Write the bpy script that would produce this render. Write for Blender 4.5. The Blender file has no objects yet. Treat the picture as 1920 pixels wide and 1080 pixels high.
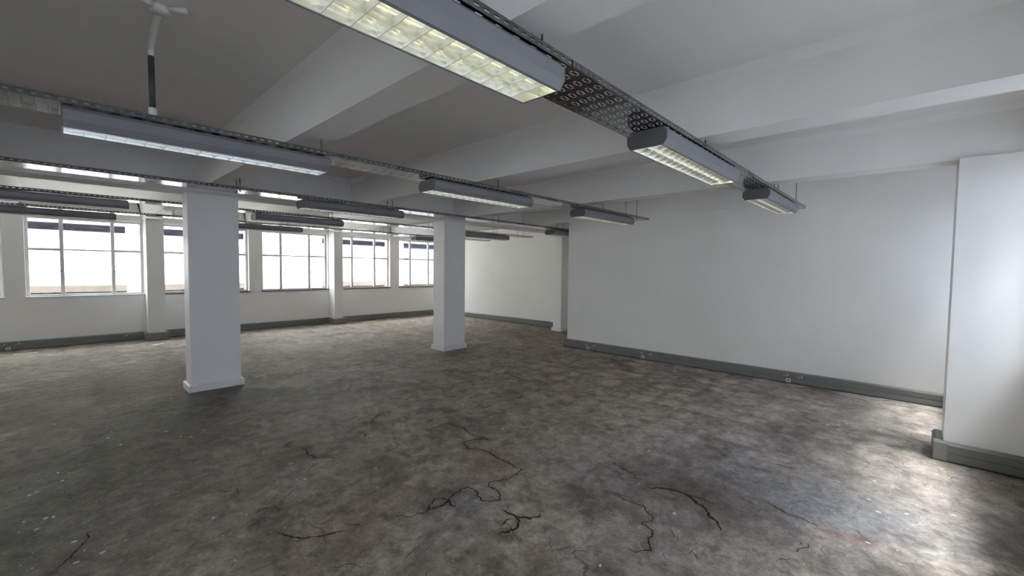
import bpy, bmesh, math, random
import numpy as np
from mathutils import Matrix, Vector

random.seed(7)
rng = np.random.default_rng(11)
scene = bpy.context.scene
COL = scene.collection

# ------------------------------------------------------------------ camera
F = 795.8
YAW, PIT, ROL = 0.755075, -0.0453393, -0.0110826
CAMH = 1.5
fw = np.array([math.cos(YAW)*math.cos(PIT), math.sin(YAW)*math.cos(PIT), math.sin(PIT)])
rt = np.cross(fw, [0, 0, 1.0]); rt /= np.linalg.norm(rt)
dn = np.cross(fw, rt)
c_, s_ = math.cos(ROL), math.sin(ROL)
RX, DN = c_*rt + s_*dn, -s_*rt + c_*dn
cam_d = bpy.data.cameras.new('camera')
cam = bpy.data.objects.new('camera', cam_d); COL.objects.link(cam)
cam.matrix_world = Matrix(((RX[0], -DN[0], -fw[0], 0), (RX[1], -DN[1], -fw[1], 0),
                           (RX[2], -DN[2], -fw[2], CAMH), (0, 0, 0, 1)))
cam_d.sensor_width = 36.0
cam_d.lens = F/1920*36.0
cam_d.clip_start = 0.05
scene.camera = cam

def floor_at(px, py):
    """world x, y of the floor point seen at photograph pixel (px, py)"""
    d = RX*((px-960)/F) + DN*((py-540)/F) + fw
    t = -CAMH/d[2]
    return float(t*d[0]), float(t*d[1])

# ------------------------------------------------------------------ world, sun, exposure
world = bpy.data.worlds.new('sky'); scene.world = world
world.use_nodes = True
wn = world.node_tree.nodes; wl = world.node_tree.links
wn.clear()
bg = wn.new('ShaderNodeBackground'); wo = wn.new('ShaderNodeOutputWorld')
bg.inputs['Color'].default_value = (0.92, 0.95, 1.0, 1)
bg.inputs['Strength'].default_value = 4.0
wl.new(bg.outputs[0], wo.inputs[0])

sun_d = bpy.data.lights.new('sun', 'SUN')
sun_d.energy = 2.0; sun_d.angle = math.radians(12); sun_d.color = (1.0, 0.985, 0.965)
sun = bpy.data.objects.new('sun', sun_d); COL.objects.link(sun)
SUN_DIR = Vector((0.05, 0.415, -0.91)).normalized()
sun.rotation_euler = SUN_DIR.to_track_quat('-Z', 'Y').to_euler()
sun.location = (3, -6, 12)

vs = scene.view_settings
vs.view_transform = 'Standard'; vs.look = 'None'; vs.gamma = 1.0; vs.use_curve_mapping = False
vs.exposure = 2.17
scene.cycles.max_bounces = 10
scene.cycles.diffuse_bounces = 7
scene.cycles.glossy_bounces = 4
scene.cycles.transparent_max_bounces = 12
scene.cycles.caustics_reflective = False
scene.cycles.caustics_refractive = False
scene.cycles.sample_clamp_indirect = 6.0
scene.cycles.use_denoising = True

# ------------------------------------------------------------------ materials
def new_mat(name):
    m = bpy.data.materials.new(name); m.use_nodes = True
    nt = m.node_tree; nt.nodes.clear()
    out = nt.nodes.new('ShaderNodeOutputMaterial')
    b = nt.nodes.new('ShaderNodeBsdfPrincipled')
    nt.links.new(b.outputs[0], out.inputs[0])
    return m, nt, b, out

def noisy(name, c1, c2, scale=3.0, rough=0.6, metal=0.0, bump=0.0, bscale=60.0, detail=4.0, spec=0.5, dist=0.0, stretch=None):
    m, nt, b, out = new_mat(name)
    N, L = nt.nodes, nt.links
    tc = N.new('ShaderNodeTexCoord')
    src = tc.outputs['Object']
    if stretch:
        mp = N.new('ShaderNodeMapping'); mp.inputs['Scale'].default_value = stretch
        L.new(src, mp.inputs[0]); src = mp.outputs[0]
    n = N.new('ShaderNodeTexNoise'); n.inputs['Scale'].default_value = scale
    n.inputs['Detail'].default_value = detail; n.inputs['Distortion'].default_value = dist
    L.new(src, n.inputs['Vector'])
    r = N.new('ShaderNodeValToRGB')
    r.color_ramp.elements[0].position = 0.3; r.color_ramp.elements[1].position = 0.7
    r.color_ramp.elements[0].color = (*c1, 1); r.color_ramp.elements[1].color = (*c2, 1)
    L.new(n.outputs['Fac'], r.inputs[0]); L.new(r.outputs[0], b.inputs['Base Color'])
    b.inputs['Roughness'].default_value = rough; b.inputs['Metallic'].default_value = metal
    b.inputs['Specular IOR Level'].default_value = spec
    if bump:
        n2 = N.new('ShaderNodeTexNoise'); n2.inputs['Scale'].default_value = bscale; n2.inputs['Detail'].default_value = 3
        L.new(src, n2.inputs['Vector'])
        bp = N.new('ShaderNodeBump'); bp.inputs['Strength'].default_value = bump; bp.inputs['Distance'].default_value = 0.004
        L.new(n2.outputs['Fac'], bp.inputs['Height']); L.new(bp.outputs[0], b.inputs['Normal'])
    return m

M = {}
M['wall'] = noisy('white_wall_paint', (.83, .822, .80), (.87, .862, .84), 1.2, .55, bump=.12, bscale=45)
M['ceiling'] = noisy('ceiling_paint', (.79, .785, .77), (.84, .835, .82), .9, .75, bump=.05, bscale=30)
M['column'] = noisy('column_paint', (.82, .815, .80), (.86, .855, .84), 1.5, .45, bump=.1, bscale=50)
M['skirt'] = noisy('skirting_gloss_paint', (.78, .78, .77), (.82, .82, .81), 4, .3)
M['trunk'] = noisy('grey_trunking', (.175, .178, .168), (.20, .203, .192), 2, .38, stretch=(1, 1, 8))
M['trunk_gap'] = noisy('trunking_shadow_gap', (.02, .02, .02), (.03, .03, .03), 4, .8)
M['trunk_cap'] = noisy('trunking_end_cap', (.22, .225, .20), (.25, .255, .225), 3, .4)
M['plastic'] = noisy('white_plastic', (.74, .74, .72), (.8, .8, .78), 5, .35)
M['jack'] = noisy('dark_jack', (.02, .02, .022), (.04, .04, .04), 5, .5)
M['grey_plate'] = noisy('grey_socket_plate', (.17, .18, .165), (.20, .21, .19), 5, .4)
M['galv'] = noisy('galvanised_steel', (.15, .16, .165), (.27, .28, .285), 22, .12, metal=.97, detail=5, dist=.6)
M['rod'] = noisy('zinc_rod', (.16, .16, .17), (.24, .24, .25), 60, .45, metal=.8)
M['body'] = noisy('luminaire_grey_enamel', (.175, .18, .195), (.20, .205, .22), 3, .42)
M['cap'] = noisy('luminaire_end_enamel', (.10, .10, .108), (.12, .12, .128), 3, .45)
M['louvre'] = noisy('satin_aluminium_louvre', (.84, .85, .79), (.9, .91, .85), 18, .27, metal=.82, bump=.12, bscale=90)
M['frame'] = noisy('window_frame_paint', (.60, .60, .59), (.66, .66, .65), 5, .4)
M['ironmongery'] = noisy('dark_window_metal', (.05, .045, .045), (.10, .09, .085), 30, .45, metal=.5)
M['sill'] = noisy('brown_tile_sill', (.045, .03, .025), (.075, .05, .04), 8, .4)
M['render'] = noisy('rough_white_render', (.82, .79, .745), (.92, .89, .845), 9, .9, bump=.5, bscale=20, detail=8)
M['upper'] = noisy('grey_soffit_render', (.17, .17, .165), (.21, .21, .205), 5, .9)  # shade on the upper wall put into a darker base colour
M['render_blue'] = noisy('shaded_blue_render', (.10, .108, .135), (.125, .135, .165), 5, .9, bump=.3, bscale=20)  # render of the shaded bay, its bluish shade put into the colour
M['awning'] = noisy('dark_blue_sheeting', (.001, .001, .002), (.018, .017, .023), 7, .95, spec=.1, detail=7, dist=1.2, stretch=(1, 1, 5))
M['ledge'] = noisy('beige_concrete_ledge', (.10, .082, .068), (.15, .122, .102), 5, .9)
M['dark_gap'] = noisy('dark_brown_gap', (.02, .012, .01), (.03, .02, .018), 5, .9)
M['street_wall'] = noisy('weathered_facade', (.25, .265, .31), (.31, .325, .375), 2, .9)  # facade of the unseen building added to block sky light
M['street'] = noisy('street_asphalt', (.12, .12, .12), (.2, .2, .19), 1, .9)
M['pipe'] = noisy('painted_conduit', (.80, .80, .78), (.86, .86, .84), 6, .5)
M['black'] = noisy('black_conduit', (.025, .03, .03), (.06, .065, .062), 25, .5)
M['crack'] = noisy('crack_dark', (.022, .016, .013), (.05, .036, .03), 15, .95, spec=.1)
M['fleck'] = noisy('paint_fleck', (.5, .5, .49), (.7, .7, .69), 30, .6)

# fluorescent tubes: lit and unlit
def tube_mat(name, e):
    m, nt, b, out = new_mat(name)
    b.inputs['Base Color'].default_value = (.85, .87, .85, 1); b.inputs['Roughness'].default_value = .25
    b.inputs['Emission Color'].default_value = (1.0, .98, .72, 1)
    b.inputs['Emission Strength'].default_value = e
    return m
M['tube_off'] = tube_mat('tube_unlit', 0.0)
M['tube_on'] = tube_mat('tube_lit', .72)

# thin window glass
def glass_mat():
    m = bpy.data.materials.new('window_glass'); m.use_nodes = True
    nt = m.node_tree; nt.nodes.clear(); N, L = nt.nodes, nt.links
    out = N.new('ShaderNodeOutputMaterial'); mix = N.new('ShaderNodeMixShader')
    tr = N.new('ShaderNodeBsdfTransparent'); tr.inputs[0].default_value = (.93, .95, .95, 1)
    gl = N.new('ShaderNodeBsdfGlossy'); gl.inputs['Roughness'].default_value = .02
    lw = N.new('ShaderNodeLayerWeight'); pw = N.new('ShaderNodeMath'); pw.operation = 'POWER'; pw.inputs[1].default_value = 4.5
    fr = N.new('ShaderNodeMath'); fr.operation = 'MULTIPLY_ADD'; fr.inputs[1].default_value = .7; fr.inputs[2].default_value = .03
    L.new(lw.outputs['Facing'], pw.inputs[0]); L.new(pw.outputs[0], fr.inputs[0])
    L.new(fr.outputs[0], mix.inputs[0]); L.new(tr.outputs[0], mix.inputs[1]); L.new(gl.outputs[0], mix.inputs[2])
    L.new(mix.outputs[0], out.inputs[0])
    return m
M['glass'] = glass_mat()

# floor: worn screed; colour of stains and painted window light comes from a mesh attribute, grain from nodes
def floor_mat():
    m, nt, b, out = new_mat('worn_concrete_screed'); N, L = nt.nodes, nt.links
    tc = N.new('ShaderNodeTexCoord'); at = N.new('ShaderNodeAttribute'); at.attribute_name = 'wear'
    n1 = N.new('ShaderNodeTexNoise'); n1.inputs['Scale'].default_value = 9; n1.inputs['Detail'].default_value = 9
    n1.inputs['Roughness'].default_value = .68; n1.inputs['Distortion'].default_value = .5
    L.new(tc.outputs['Object'], n1.inputs['Vector'])
    r1 = N.new('ShaderNodeValToRGB')
    r1.color_ramp.elements[0].position = .32; r1.color_ramp.elements[0].color = (.62, .61, .60, 1)
    r1.color_ramp.elements[1].position = .68; r1.color_ramp.elements[1].color = (1.28, 1.27, 1.25, 1)
    L.new(n1.outputs['Fac'], r1.inputs[0])
    mx = N.new('ShaderNodeMix'); mx.data_type = 'RGBA'; mx.blend_type = 'MULTIPLY'; mx.inputs[0].default_value = 1
    n5 = N.new('ShaderNodeTexNoise'); n5.inputs['Scale'].default_value = 34; n5.inputs['Detail'].default_value = 8
    n5.inputs['Roughness'].default_value = .7; n5.inputs['Distortion'].default_value = 1.2
    L.new(tc.outputs['Object'], n5.inputs['Vector'])
    r5 = N.new('ShaderNodeValToRGB')
    r5.color_ramp.elements[0].position = .30; r5.color_ramp.elements[0].color = (.62, .61, .60, 1)
    r5.color_ramp.elements[1].position = .62; r5.color_ramp.elements[1].color = (1.14, 1.14, 1.13, 1)
    L.new(n5.outputs['Fac'], r5.inputs[0])
    m5 = N.new('ShaderNodeMix'); m5.data_type = 'RGBA'; m5.blend_type = 'MULTIPLY'; m5.inputs[0].default_value = 1
    L.new(r1.outputs[0], m5.inputs[6]); L.new(r5.outputs[0], m5.inputs[7])
    L.new(at.outputs['Color'], mx.inputs[6]); L.new(m5.outputs[2], mx.inputs[7])
    # fine crazing lines
    nd = N.new('ShaderNodeTexNoise'); nd.inputs['Scale'].default_value = 2.2; nd.inputs['Detail'].default_value = 6
    L.new(tc.outputs['Object'], nd.inputs['Vector'])
    va = N.new('ShaderNodeVectorMath'); va.operation = 'MULTIPLY_ADD'
    va.inputs[1].default_value = (.55, .55, .55)
    L.new(nd.outputs['Color'], va.inputs[0]); L.new(tc.outputs['Object'], va.inputs[2])
    vo = N.new('ShaderNodeTexVoronoi'); vo.feature = 'DISTANCE_TO_EDGE'; vo.inputs['Scale'].default_value = 2.6
    L.new(va.outputs[0], vo.inputs['Vector'])
    rc = N.new('ShaderNodeValToRGB')
    rc.color_ramp.elements[0].position = .0; rc.color_ramp.elements[0].color = (1, 1, 1, 1)
    rc.color_ramp.elements[1].position = .02; rc.color_ramp.elements[1].color = (0, 0, 0, 1)
    L.new(vo.outputs['Distance'], rc.inputs[0])
    nm = N.new('ShaderNodeTexNoise'); nm.inputs['Scale'].default_value = 1.3; nm.inputs['Detail'].default_value = 5
    L.new(tc.outputs['Object'], nm.inputs['Vector'])
    rm = N.new('ShaderNodeValToRGB')
    rm.color_ramp.elements[0].position = .52; rm.color_ramp.elements[0].color = (0, 0, 0, 1)
    rm.color_ramp.elements[1].position = .66; rm.color_ramp.elements[1].color = (.8, .8, .8, 1)
    L.new(nm.outputs['Fac'], rm.inputs[0])
    mm = N.new('ShaderNodeMath'); mm.operation = 'MULTIPLY'
    L.new(rc.outputs[0], mm.inputs[0]); L.new(rm.outputs[0], mm.inputs[1])
    m2 = N.new('ShaderNodeMix'); m2.data_type = 'RGBA'; m2.inputs[7].default_value = (.045, .035, .03, 1)
    L.new(mm.outputs[0], m2.inputs[0]); L.new(mx.outputs[2], m2.inputs[6])
    # paint specks
    vs_ = N.new('ShaderNodeTexVoronoi'); vs_.inputs['Scale'].default_value = 7.5; vs_.inputs['Randomness'].default_value = 1
    L.new(va.outputs[0], vs_.inputs['Vector'])
    sc = N.new('ShaderNodeSeparateColor'); L.new(vs_.outputs['Color'], sc.inputs[0])
    th = N.new('ShaderNodeMath'); th.operation = 'MULTIPLY_ADD'; th.inputs[1].default_value = .075; th.inputs[2].default_value = -.03
    L.new(sc.outputs[0], th.inputs[0])
    lt = N.new('ShaderNodeMath'); lt.operation = 'LESS_THAN'
    L.new(vs_.outputs['Distance'], lt.inputs[0]); L.new(th.outputs[0], lt.inputs[1])
    m3 = N.new('ShaderNodeMix'); m3.data_type = 'RGBA'; m3.inputs[7].default_value = (.42, .41, .40, 1)
    L.new(lt.outputs[0], m3.inputs[0]); L.new(m2.outputs[2], m3.inputs[6])
    L.new(m3.outputs[2], b.inputs['Base Color'])
    # gloss
    n3 = N.new('ShaderNodeTexNoise'); n3.inputs['Scale'].default_value = 2.0; n3.inputs['Detail'].default_value = 5
    L.new(tc.outputs['Object'], n3.inputs['Vector'])
    mr = N.new('ShaderNodeMapRange'); mr.inputs[1].default_value = .3; mr.inputs[2].default_value = .7
    mr.inputs[3].default_value = .55; mr.inputs[4].default_value = .75
    L.new(n3.outputs['Fac'], mr.inputs[0]); L.new(mr.outputs[0], b.inputs['Roughness'])
    b.inputs['Specular IOR Level'].default_value = .22
    n4 = N.new('ShaderNodeTexNoise'); n4.inputs['Scale'].default_value = 14; n4.inputs['Detail'].default_value = 8
    n4.inputs['Roughness'].default_value = .65
    L.new(tc.outputs['Object'], n4.inputs['Vector'])
    bp = N.new('ShaderNodeBump'); bp.inputs['Strength'].default_value = .55; bp.inputs['Distance'].default_value = .012
    L.new(n4.outputs['Fac'], bp.inputs['Height']); L.new(bp.outputs[0], b.inputs['Normal'])
    return m
M['floor'] = floor_mat()

# ------------------------------------------------------------------ helpers
def link(name, me, mat=None, parent=None, loc=None, smooth=False):
    o = bpy.data.objects.new(name, me); COL.objects.link(o)
    if mat is not None and not me.materials: me.materials.append(mat)
    if parent is not None: o.parent = parent
    if loc is not None: o.location = loc
    if smooth:
        for p in me.polygons: p.use_smooth = True
    return o

def box_bm(bm, x0, x1, y0, y1, z0, z1):
    v = [bm.verts.new((x, y, z)) for x in (x0, x1) for y in (y0, y1) for z in (z0, z1)]
    for f in ((0, 1, 3, 2), (4, 6, 7, 5), (0, 4, 5, 1), (2, 3, 7, 6), (0, 2, 6, 4), (1, 5, 7, 3)):
        bm.faces.new([v[i] for i in f])

def to_mesh(bm, name, bevel=0.0):
    bmesh.ops.recalc_face_normals(bm, faces=bm.faces)
    if bevel:
        bmesh.ops.bevel(bm, geom=list(bm.edges), offset=bevel, segments=1, affect='EDGES', clamp_overlap=True)
    me = bpy.data.meshes.new(name); bm.to_mesh(me); bm.free()
    return me

def boxes(name, mat, bl, parent=None, loc=None, bevel=0.0):
    bm = bmesh.new()
    for b in bl: box_bm(bm, *b)
    return link(name, to_mesh(bm, name, bevel), mat, parent, loc)

def prism_bm(bm, prof, a0, a1, axis='x'):
    """extrude a closed (u, v) profile from a0 to a1; axis x: (u,v)=(y,z); axis y: (u,v)=(x,z); axis z: (u,v)=(x,y)"""
    def P(a, u, v):
        return (a, u, v) if axis == 'x' else ((u, a, v) if axis == 'y' else (u, v, a))
    A = [bm.verts.new(P(a0, u, v)) for u, v in prof]
    B = [bm.verts.new(P(a1, u, v)) for u, v in prof]
    n = len(prof)
    for i in range(n):
        bm.faces.new([A[i], A[(i+1) % n], B[(i+1) % n], B[i]])
    fa = bm.faces.new(A); fb = bm.faces.new(B[::-1])
    bmesh.ops.triangulate(bm, faces=[fa, fb])

def prism(name, mat, prof, a0, a1, axis='x', parent=None, loc=None):
    bm = bmesh.new(); prism_bm(bm, prof, a0, a1, axis)
    return link(name, to_mesh(bm, name), mat, parent, loc)

def tube_bm(bm, pts, r, seg=8, caps=True):
    rings = []
    for i, p in enumerate(pts):
        p = Vector(p)
        a = Vector(pts[max(i-1, 0)]); b = Vector(pts[min(i+1, len(pts)-1)])
        d = (b-a).normalized()
        up = Vector((0, 0, 1)) if abs(d.z) < .9 else Vector((1, 0, 0))
        u = d.cross(up).normalized(); w = d.cross(u)
        rr = r[i] if isinstance(r, (list, tuple)) else r
        rings.append([bm.verts.new(p + (u*math.cos(t*2*math.pi/seg) + w*math.sin(t*2*math.pi/seg))*rr) for t in range(seg)])
    for A, B in zip(rings, rings[1:]):
        for i in range(seg):
            bm.faces.new([A[i], A[(i+1) % seg], B[(i+1) % seg], B[i]])
    if caps:
        bm.faces.new(rings[0]); bm.faces.new(rings[-1][::-1])

def tube(name, mat, pts, r, seg=8, parent=None, loc=None, smooth=True):
    bm = bmesh.new(); tube_bm(bm, pts, r, seg)
    return link(name, to_mesh(bm, name), mat, parent, loc, smooth)

def tag(o, label=None, cat=None, group=None, kind=None):
    if label: o['label'] = label
    if cat: o['category'] = cat
    if group: o['group'] = group
    if kind: o['kind'] = kind
    return o

def empty(name, loc, label, cat, group=None, kind=None):
    o = bpy.data.objects.new(name, None); COL.objects.link(o); o.location = loc
    o.empty_display_size = .1
    return tag(o, label, cat, group, kind)

def copy_tree(o, parent=None):
    c = o.copy(); COL.objects.link(c)
    if parent is not None: c.parent = parent
    for ch in o.children: copy_tree(ch, c)
    return c

# ------------------------------------------------------------------ sizes of the place
XL, XF = -7.9, 8.62            # back wall and far wall faces
YN, YW = -0.72, 11.27          # near window wall and far window wall faces
XR, YR = 6.755, 4.86           # face and end of the blank right wall
ZC = 2.77                      # slab underside
ZB = 2.40                      # cross beam underside
ZL = 2.35                      # underside of the beam over the columns
SILL, HEAD = 0.90, 2.35
WT = 0.22                      # window wall thickness

# ------------------------------------------------------------------ floor
def vnoise(x, y, seed):
    r = np.random.default_rng(seed).random((64, 64))
    xi = np.floor(x).astype(int); yi = np.floor(y).astype(int)
    fx = x-xi; fy = y-yi; fx = fx*fx*(3-2*fx); fy = fy*fy*(3-2*fy)
    g = lambda a, b: r[a % 64, b % 64]
    return (g(xi, yi)*(1-fx)+g(xi+1, yi)*fx)*(1-fy)+(g(xi, yi+1)*(1-fx)+g(xi+1, yi+1)*fx)*fy

def fbm(x, y, s, seed, o=5):
    v = 0; a = .5; t = 0
    for k in range(o):
        v = v + a*vnoise(x*s*2**k+13.7*k, y*s*2**k+7.1*k, seed+k); t += a; a *= .55
    return v/t

def zoomed(pts, ox, oy, s): return [(ox+x/s, oy+y/s) for x, y in pts]
CR = []
A = (400, 640, 3.0); B_ = (500, 760, 2.4); D_ = (1100, 720, 2.4); C3 = (0, 720, 3.0)
CR.append((zoomed([(1235, 490), (1270, 478), (1310, 460), (1350, 470), (1405, 487), (1440, 515), (1490, 535), (1548, 555), (1480, 548), (1430, 560), (1410, 580), (1430, 603), (1480, 605), (1540, 620), (1590, 650), (1640, 675), (1690, 705), (1735, 722), (1700, 750), (1650, 775), (1580, 785), (1550, 800), (1560, 820), (1600, 845), (1622, 865), (1615, 890), (1560, 902), (1510, 895), (1480, 870), (1470, 835), (1430, 820), (1395, 830), (1385, 845), (1350, 860), (1320, 890), (1280, 880), (1240, 890), (1215, 920), (1205, 950), (1190, 970), (1150, 968), (1110, 990), (1060, 980), (1010, 978), (965, 998)], *A), .0055))
CR.append((zoomed([(1000, 400), (960, 400), (930, 415), (900, 435), (890, 450), (905, 462)], *A), .006))
CR.append((zoomed([(890, 455), (860, 458), (830, 468)], *A), .004))
CR.append((zoomed([(940, 537), (880, 543), (855, 535), (840, 515), (820, 518)], *A), .004))
CR.append((zoomed([(385, 598), (410, 580), (440, 566), (410, 590), (450, 592)], *A), .005))
CR.append((zoomed([(480, 598), (520, 605), (545, 640), (590, 655), (640, 652), (695, 660)], *A), .008))
CR.append((zoomed([(520, 740), (545, 712), (575, 690)], *A), .003))
CR.append((zoomed([(230, 970), (280, 940), (340, 928), (375, 940), (380, 965)], *A), .003))
CR.append((zoomed([(325, 890), (390, 880), (430, 860), (455, 830)], *A), .003))
CR.append((zoomed([(1780, 200), (1830, 220), (1880, 240), (1915, 280)], *A), .004))
CR.append((zoomed([(1010, 290), (1060, 280), (1110, 280), (1150, 262)], *A), .004))
CR.append((zoomed([(1640, 185), (1700, 182), (1745, 195)], *A), .004))
CR.append((zoomed([(1205, 945), (1260, 935), (1300, 915), (1320, 890), (1340, 925), (1365, 933)], *A), .009))
CR.append((zoomed([(1625, 950), (1660, 968), (1690, 980), (1730, 992), (1780, 1000), (1825, 988), (1842, 968)], *A), .010))
CR.append((zoomed([(1700, 985), (1715, 1005), (1712, 1035), (1690, 1060), (1660, 1075), (1600, 1085)], *A), .010))
CR.append((zoomed([(1610, 1040), (1640, 1015), (1690, 1000)], *A), .005))
CR.append((zoomed([(40, 575), (75, 580), (110, 596), (170, 600), (240, 590), (300, 575), (365, 562)], *B_), .0065))
CR.append((zoomed([(365, 535), (400, 535), (430, 542)], *B_), .004))
CR.append((zoomed([(1555, 250), (1590, 275), (1640, 305), (1670, 330)], *B_), .005))
CR.append((zoomed([(1470, 240), (1520, 270), (1580, 300), (1650, 325), (1690, 335)], *B_), .003))
CR.append((zoomed([(1510, 375), (1580, 405), (1650, 440), (1720, 490), (1738, 515), (1690, 525), (1725, 555), (1735, 590), (1718, 620), (1728, 655), (1660, 662), (1600, 640)], *B_), .005))
CR.append((zoomed([(280, 468), (340, 470), (400, 480), (450, 500), (500, 540), (550, 580), (590, 620), (600, 660)], *D_), .011))
CR.append((zoomed([(440, 490), (520, 515), (590, 540)], *D_), .006))
CR.append((zoomed([(790, 525), (850, 555), (920, 590), (1000, 625), (1050, 640)], *D_), .004))
CR.append((zoomed([(830, 355), (890, 370), (940, 378)], *D_), .004))
CR.append((zoomed([(920, 750), (960, 740), (1000, 715)], *D_), .003))
CR.append((zoomed([(265, 1078), (340, 1020), (400, 970), (450, 920), (500, 860), (540, 810)], *C3), .004))
CR.append((zoomed([(1180, 620), (1240, 600), (1320, 595), (1340, 605), (1315, 640)], *C3), .003))
CR.append((zoomed([(280, 550), (320, 545), (350, 540)], *C3), .005))
CR.append((zoomed([(0, 330), (100, 310), (230, 290)], *C3), .004))
CR.append((zoomed([(500, 185), (620, 170), (740, 135)], *C3), .004))

def jagged(pts, amp=.11, it=3):
    P = np.array(pts, float)
    for _ in range(it):
        mid = (P[1:]+P[:-1])/2
        d = P[1:]-P[:-1]; ln = np.linalg.norm(d, axis=1, keepdims=True)
        nrm = np.stack([-d[:, 1], d[:, 0]], -1)/np.maximum(ln, 1e-6)
        mid = mid + nrm*ln*rng.normal(0, amp, (len(mid), 1))
        Q = np.empty((len(P)+len(mid), 2)); Q[0::2] = P; Q[1::2] = mid; P = Q
    return P
CRACKS = [(jagged([floor_at(*p) for p in pts]), w) for pts, w in CR]

def build_floor():
    x0, x1, y0, y1, st = XL-.1, XF+.2, YN-.1, YW+.2, .027
    nx = int((x1-x0)/st)+1; ny = int((y1-y0)/st)+1
    xs = np.linspace(x0, x1, nx); ys = np.linspace(y0, y1, ny)
    X, Y = np.meshgrid(xs, ys, indexing='ij')
    wx = X + .35*(fbm(X, Y, 1.1, 50)-.5); wy = Y + .35*(fbm(X, Y, 1.1, 60)-.5)
    n1 = fbm(wx, wy, .8, 1); n2 = fbm(wx, wy, 2.6, 20); n3 = fbm(wx, wy, 7.0, 30, 4)
    base = np.stack([np.full_like(X, .262), np.full_like(X, .240), np.full_like(X, .218)], -1)
    grey = np.array([.245, .238, .236]); dark = np.array([.135, .122, .105]); pale = np.array([.37, .34, .31])
    def mixc(a, b, t): return a*(1-t[..., None]) + b*t[..., None]
    sm = lambda v, a, b: np.clip((v-a)/(b-a), 0, 1)**2*(3-2*np.clip((v-a)/(b-a), 0, 1))
    c = mixc(base, grey, sm(n1, .42, .6))
    c = mixc(c, dark, .75*sm(n2, .52, .72))
    c = mixc(c, pale, .55*sm(1-n2, .55, .75))
    c = mixc(c, pale*1.1, .35*sm(n3, .6, .8))
    c = mixc(c, dark, .4*sm(1-n3, .62, .8))
    n6 = fbm(wx+3, wy+9, 14.0, 70, 3); n7 = fbm(wx*.6+wy*.8, wy*.6-wx*.8, 4.2, 80, 5)
    c = mixc(c, dark*.9, .7*sm(n6, .54, .70)); c = mixc(c, pale, .5*sm(1-n6, .6, .78))
    c = mixc(c, np.array([.17, .14, .118]), .5*sm(n7, .54, .68)); c = mixc(c, np.array([.30, .265, .235]), .45*sm(1-n7, .56, .7))
    # ghost of the lifted tiles, strongest towards the right wall and the far bay
    T = .305
    gx, gy = wx/T, wy/T
    ci = np.floor(gx).astype(int); cj = np.floor(gy).astype(int)
    rr = np.random.default_rng(5).random((97, 97))[ci % 97, cj % 97]
    u = np.abs(gx-ci-.5)*2; v = np.abs(gy-cj-.5)*2
    blob = np.clip(1.15-(u**2.2+v**2.2), 0, 1)
    mask = np.clip((X-2.6)/1.5, 0, 1)*np.clip((6.2-Y)/1.5, 0, 1)*np.clip((X+Y*.6-3.2)/1.2, 0, 1)
    mask = np.maximum(mask, .65*np.clip((Y-6.2)/1.5, 0, 1))
    c = mixc(c, np.array([.385, .345, .305]), .95*blob*mask*sm(rr, .25, .7)*sm(n3+.2, .4, .7))
    c = mixc(c, dark*1.1, .45*(1-np.clip(blob*3, 0, 1))*mask*sm(n3, .45, .6))
    # stains placed where they lie (photograph pixel, radius in m, stretch, angle, colour, strength)
    peach = np.array([.29, .225, .18]); blue = np.array([.205, .215, .235]); soot = np.array([.075, .065, .055]); green = np.array([.115, .12, .092])
    S = [(425, 895, .10, 2.0, .5, peach, .45), (722, 938, .10, 1.3, .4, peach, .5), (620, 985, .09, 1.4, .2, peach, .5),
         (705, 985, .09, 1.3, 0, peach, .45), (255, 852, .16, 2.0, .8, peach, .45), (200, 930, .12, 1.8, .8, peach, .4),
         (368, 930, .10, 2.0, .9, peach, .4), (550, 1065, .09, 1.6, .9, peach, .5), (345, 880, .11, 2.0, .8, peach, .3),
         (1480, 900, .10, 1.6, 0, peach, .3), (1560, 950, .30, 1.6, 2.2, blue, .8), (1500, 925, .16, 1.6, 2.2, blue, .6),
         (860, 955, .18, 1.6, .4, blue, .7), (1250, 905, .26, 2.0, 2.3, soot, .5), (1330, 945, .14, 2.0, 2.2, soot, .6),
         (1200, 880, .15, 2.0, 2.2, soot, .35), (150, 740, 1.4, 1.8, .4, np.array([.125,.12,.092]), .75), (40, 690, 1.2, 2.2, .1, np.array([.13,.122,.095]), .7), (300, 700, 1.0, 2.0, .2, np.array([.15,.138,.11]), .5), (300, 800, .8, 1.6, .9, green, .55), (120, 870, .8, 1.5, .9, green, .6),
         (60, 1000, .6, 1.5, 1.0, green, .7), (480, 850, .3, 1.6, .9, green, .45), (520, 735, .5, 1.8, .9, green, .35),
         (1090, 925, .06, 1.5, 1, soot, .6), (1105, 960, .07, 1.5, 1, soot, .5), (1040, 1000, .05, 1.5, .8, soot, .5),
         (780, 1050, .12, 1.5, .5, soot, .5), (1150, 1060, .10, 1.8, .5, soot, .55), (1240, 1050, .10, 1.8, .5, soot, .3),
         (820, 925, .05, 2, .8, soot, .6), (850, 918, .04, 2, .8, soot, .6), (660, 880, .10, 2, .6, soot, .3),
         (960, 860, .35, 1.5, .6, peach*.75, .25), (905, 870, .20, 1.5, .6, np.array([.20, .15, .13]), .4),
         (1100, 850, .35, 1.8, 2.2, np.array([.27, .26, .255]), .45), (1240, 1030, .22, 1.5, 2.2, np.array([.29, .28, .27]), .5),
         (200, 960, .35, 1.6, 1.0, np.array([.23, .225, .21]), .45), (1700, 900, .4, 1.5, 2.3, np.array([.31, .29, .275]), .4),
         (1600, 780, .5, 1.6, 2.3, np.array([.31, .295, .28]), .4), (1580, 1000, .05, 3, 2.0, np.array([.30, .16, .13]), .5)]
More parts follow.
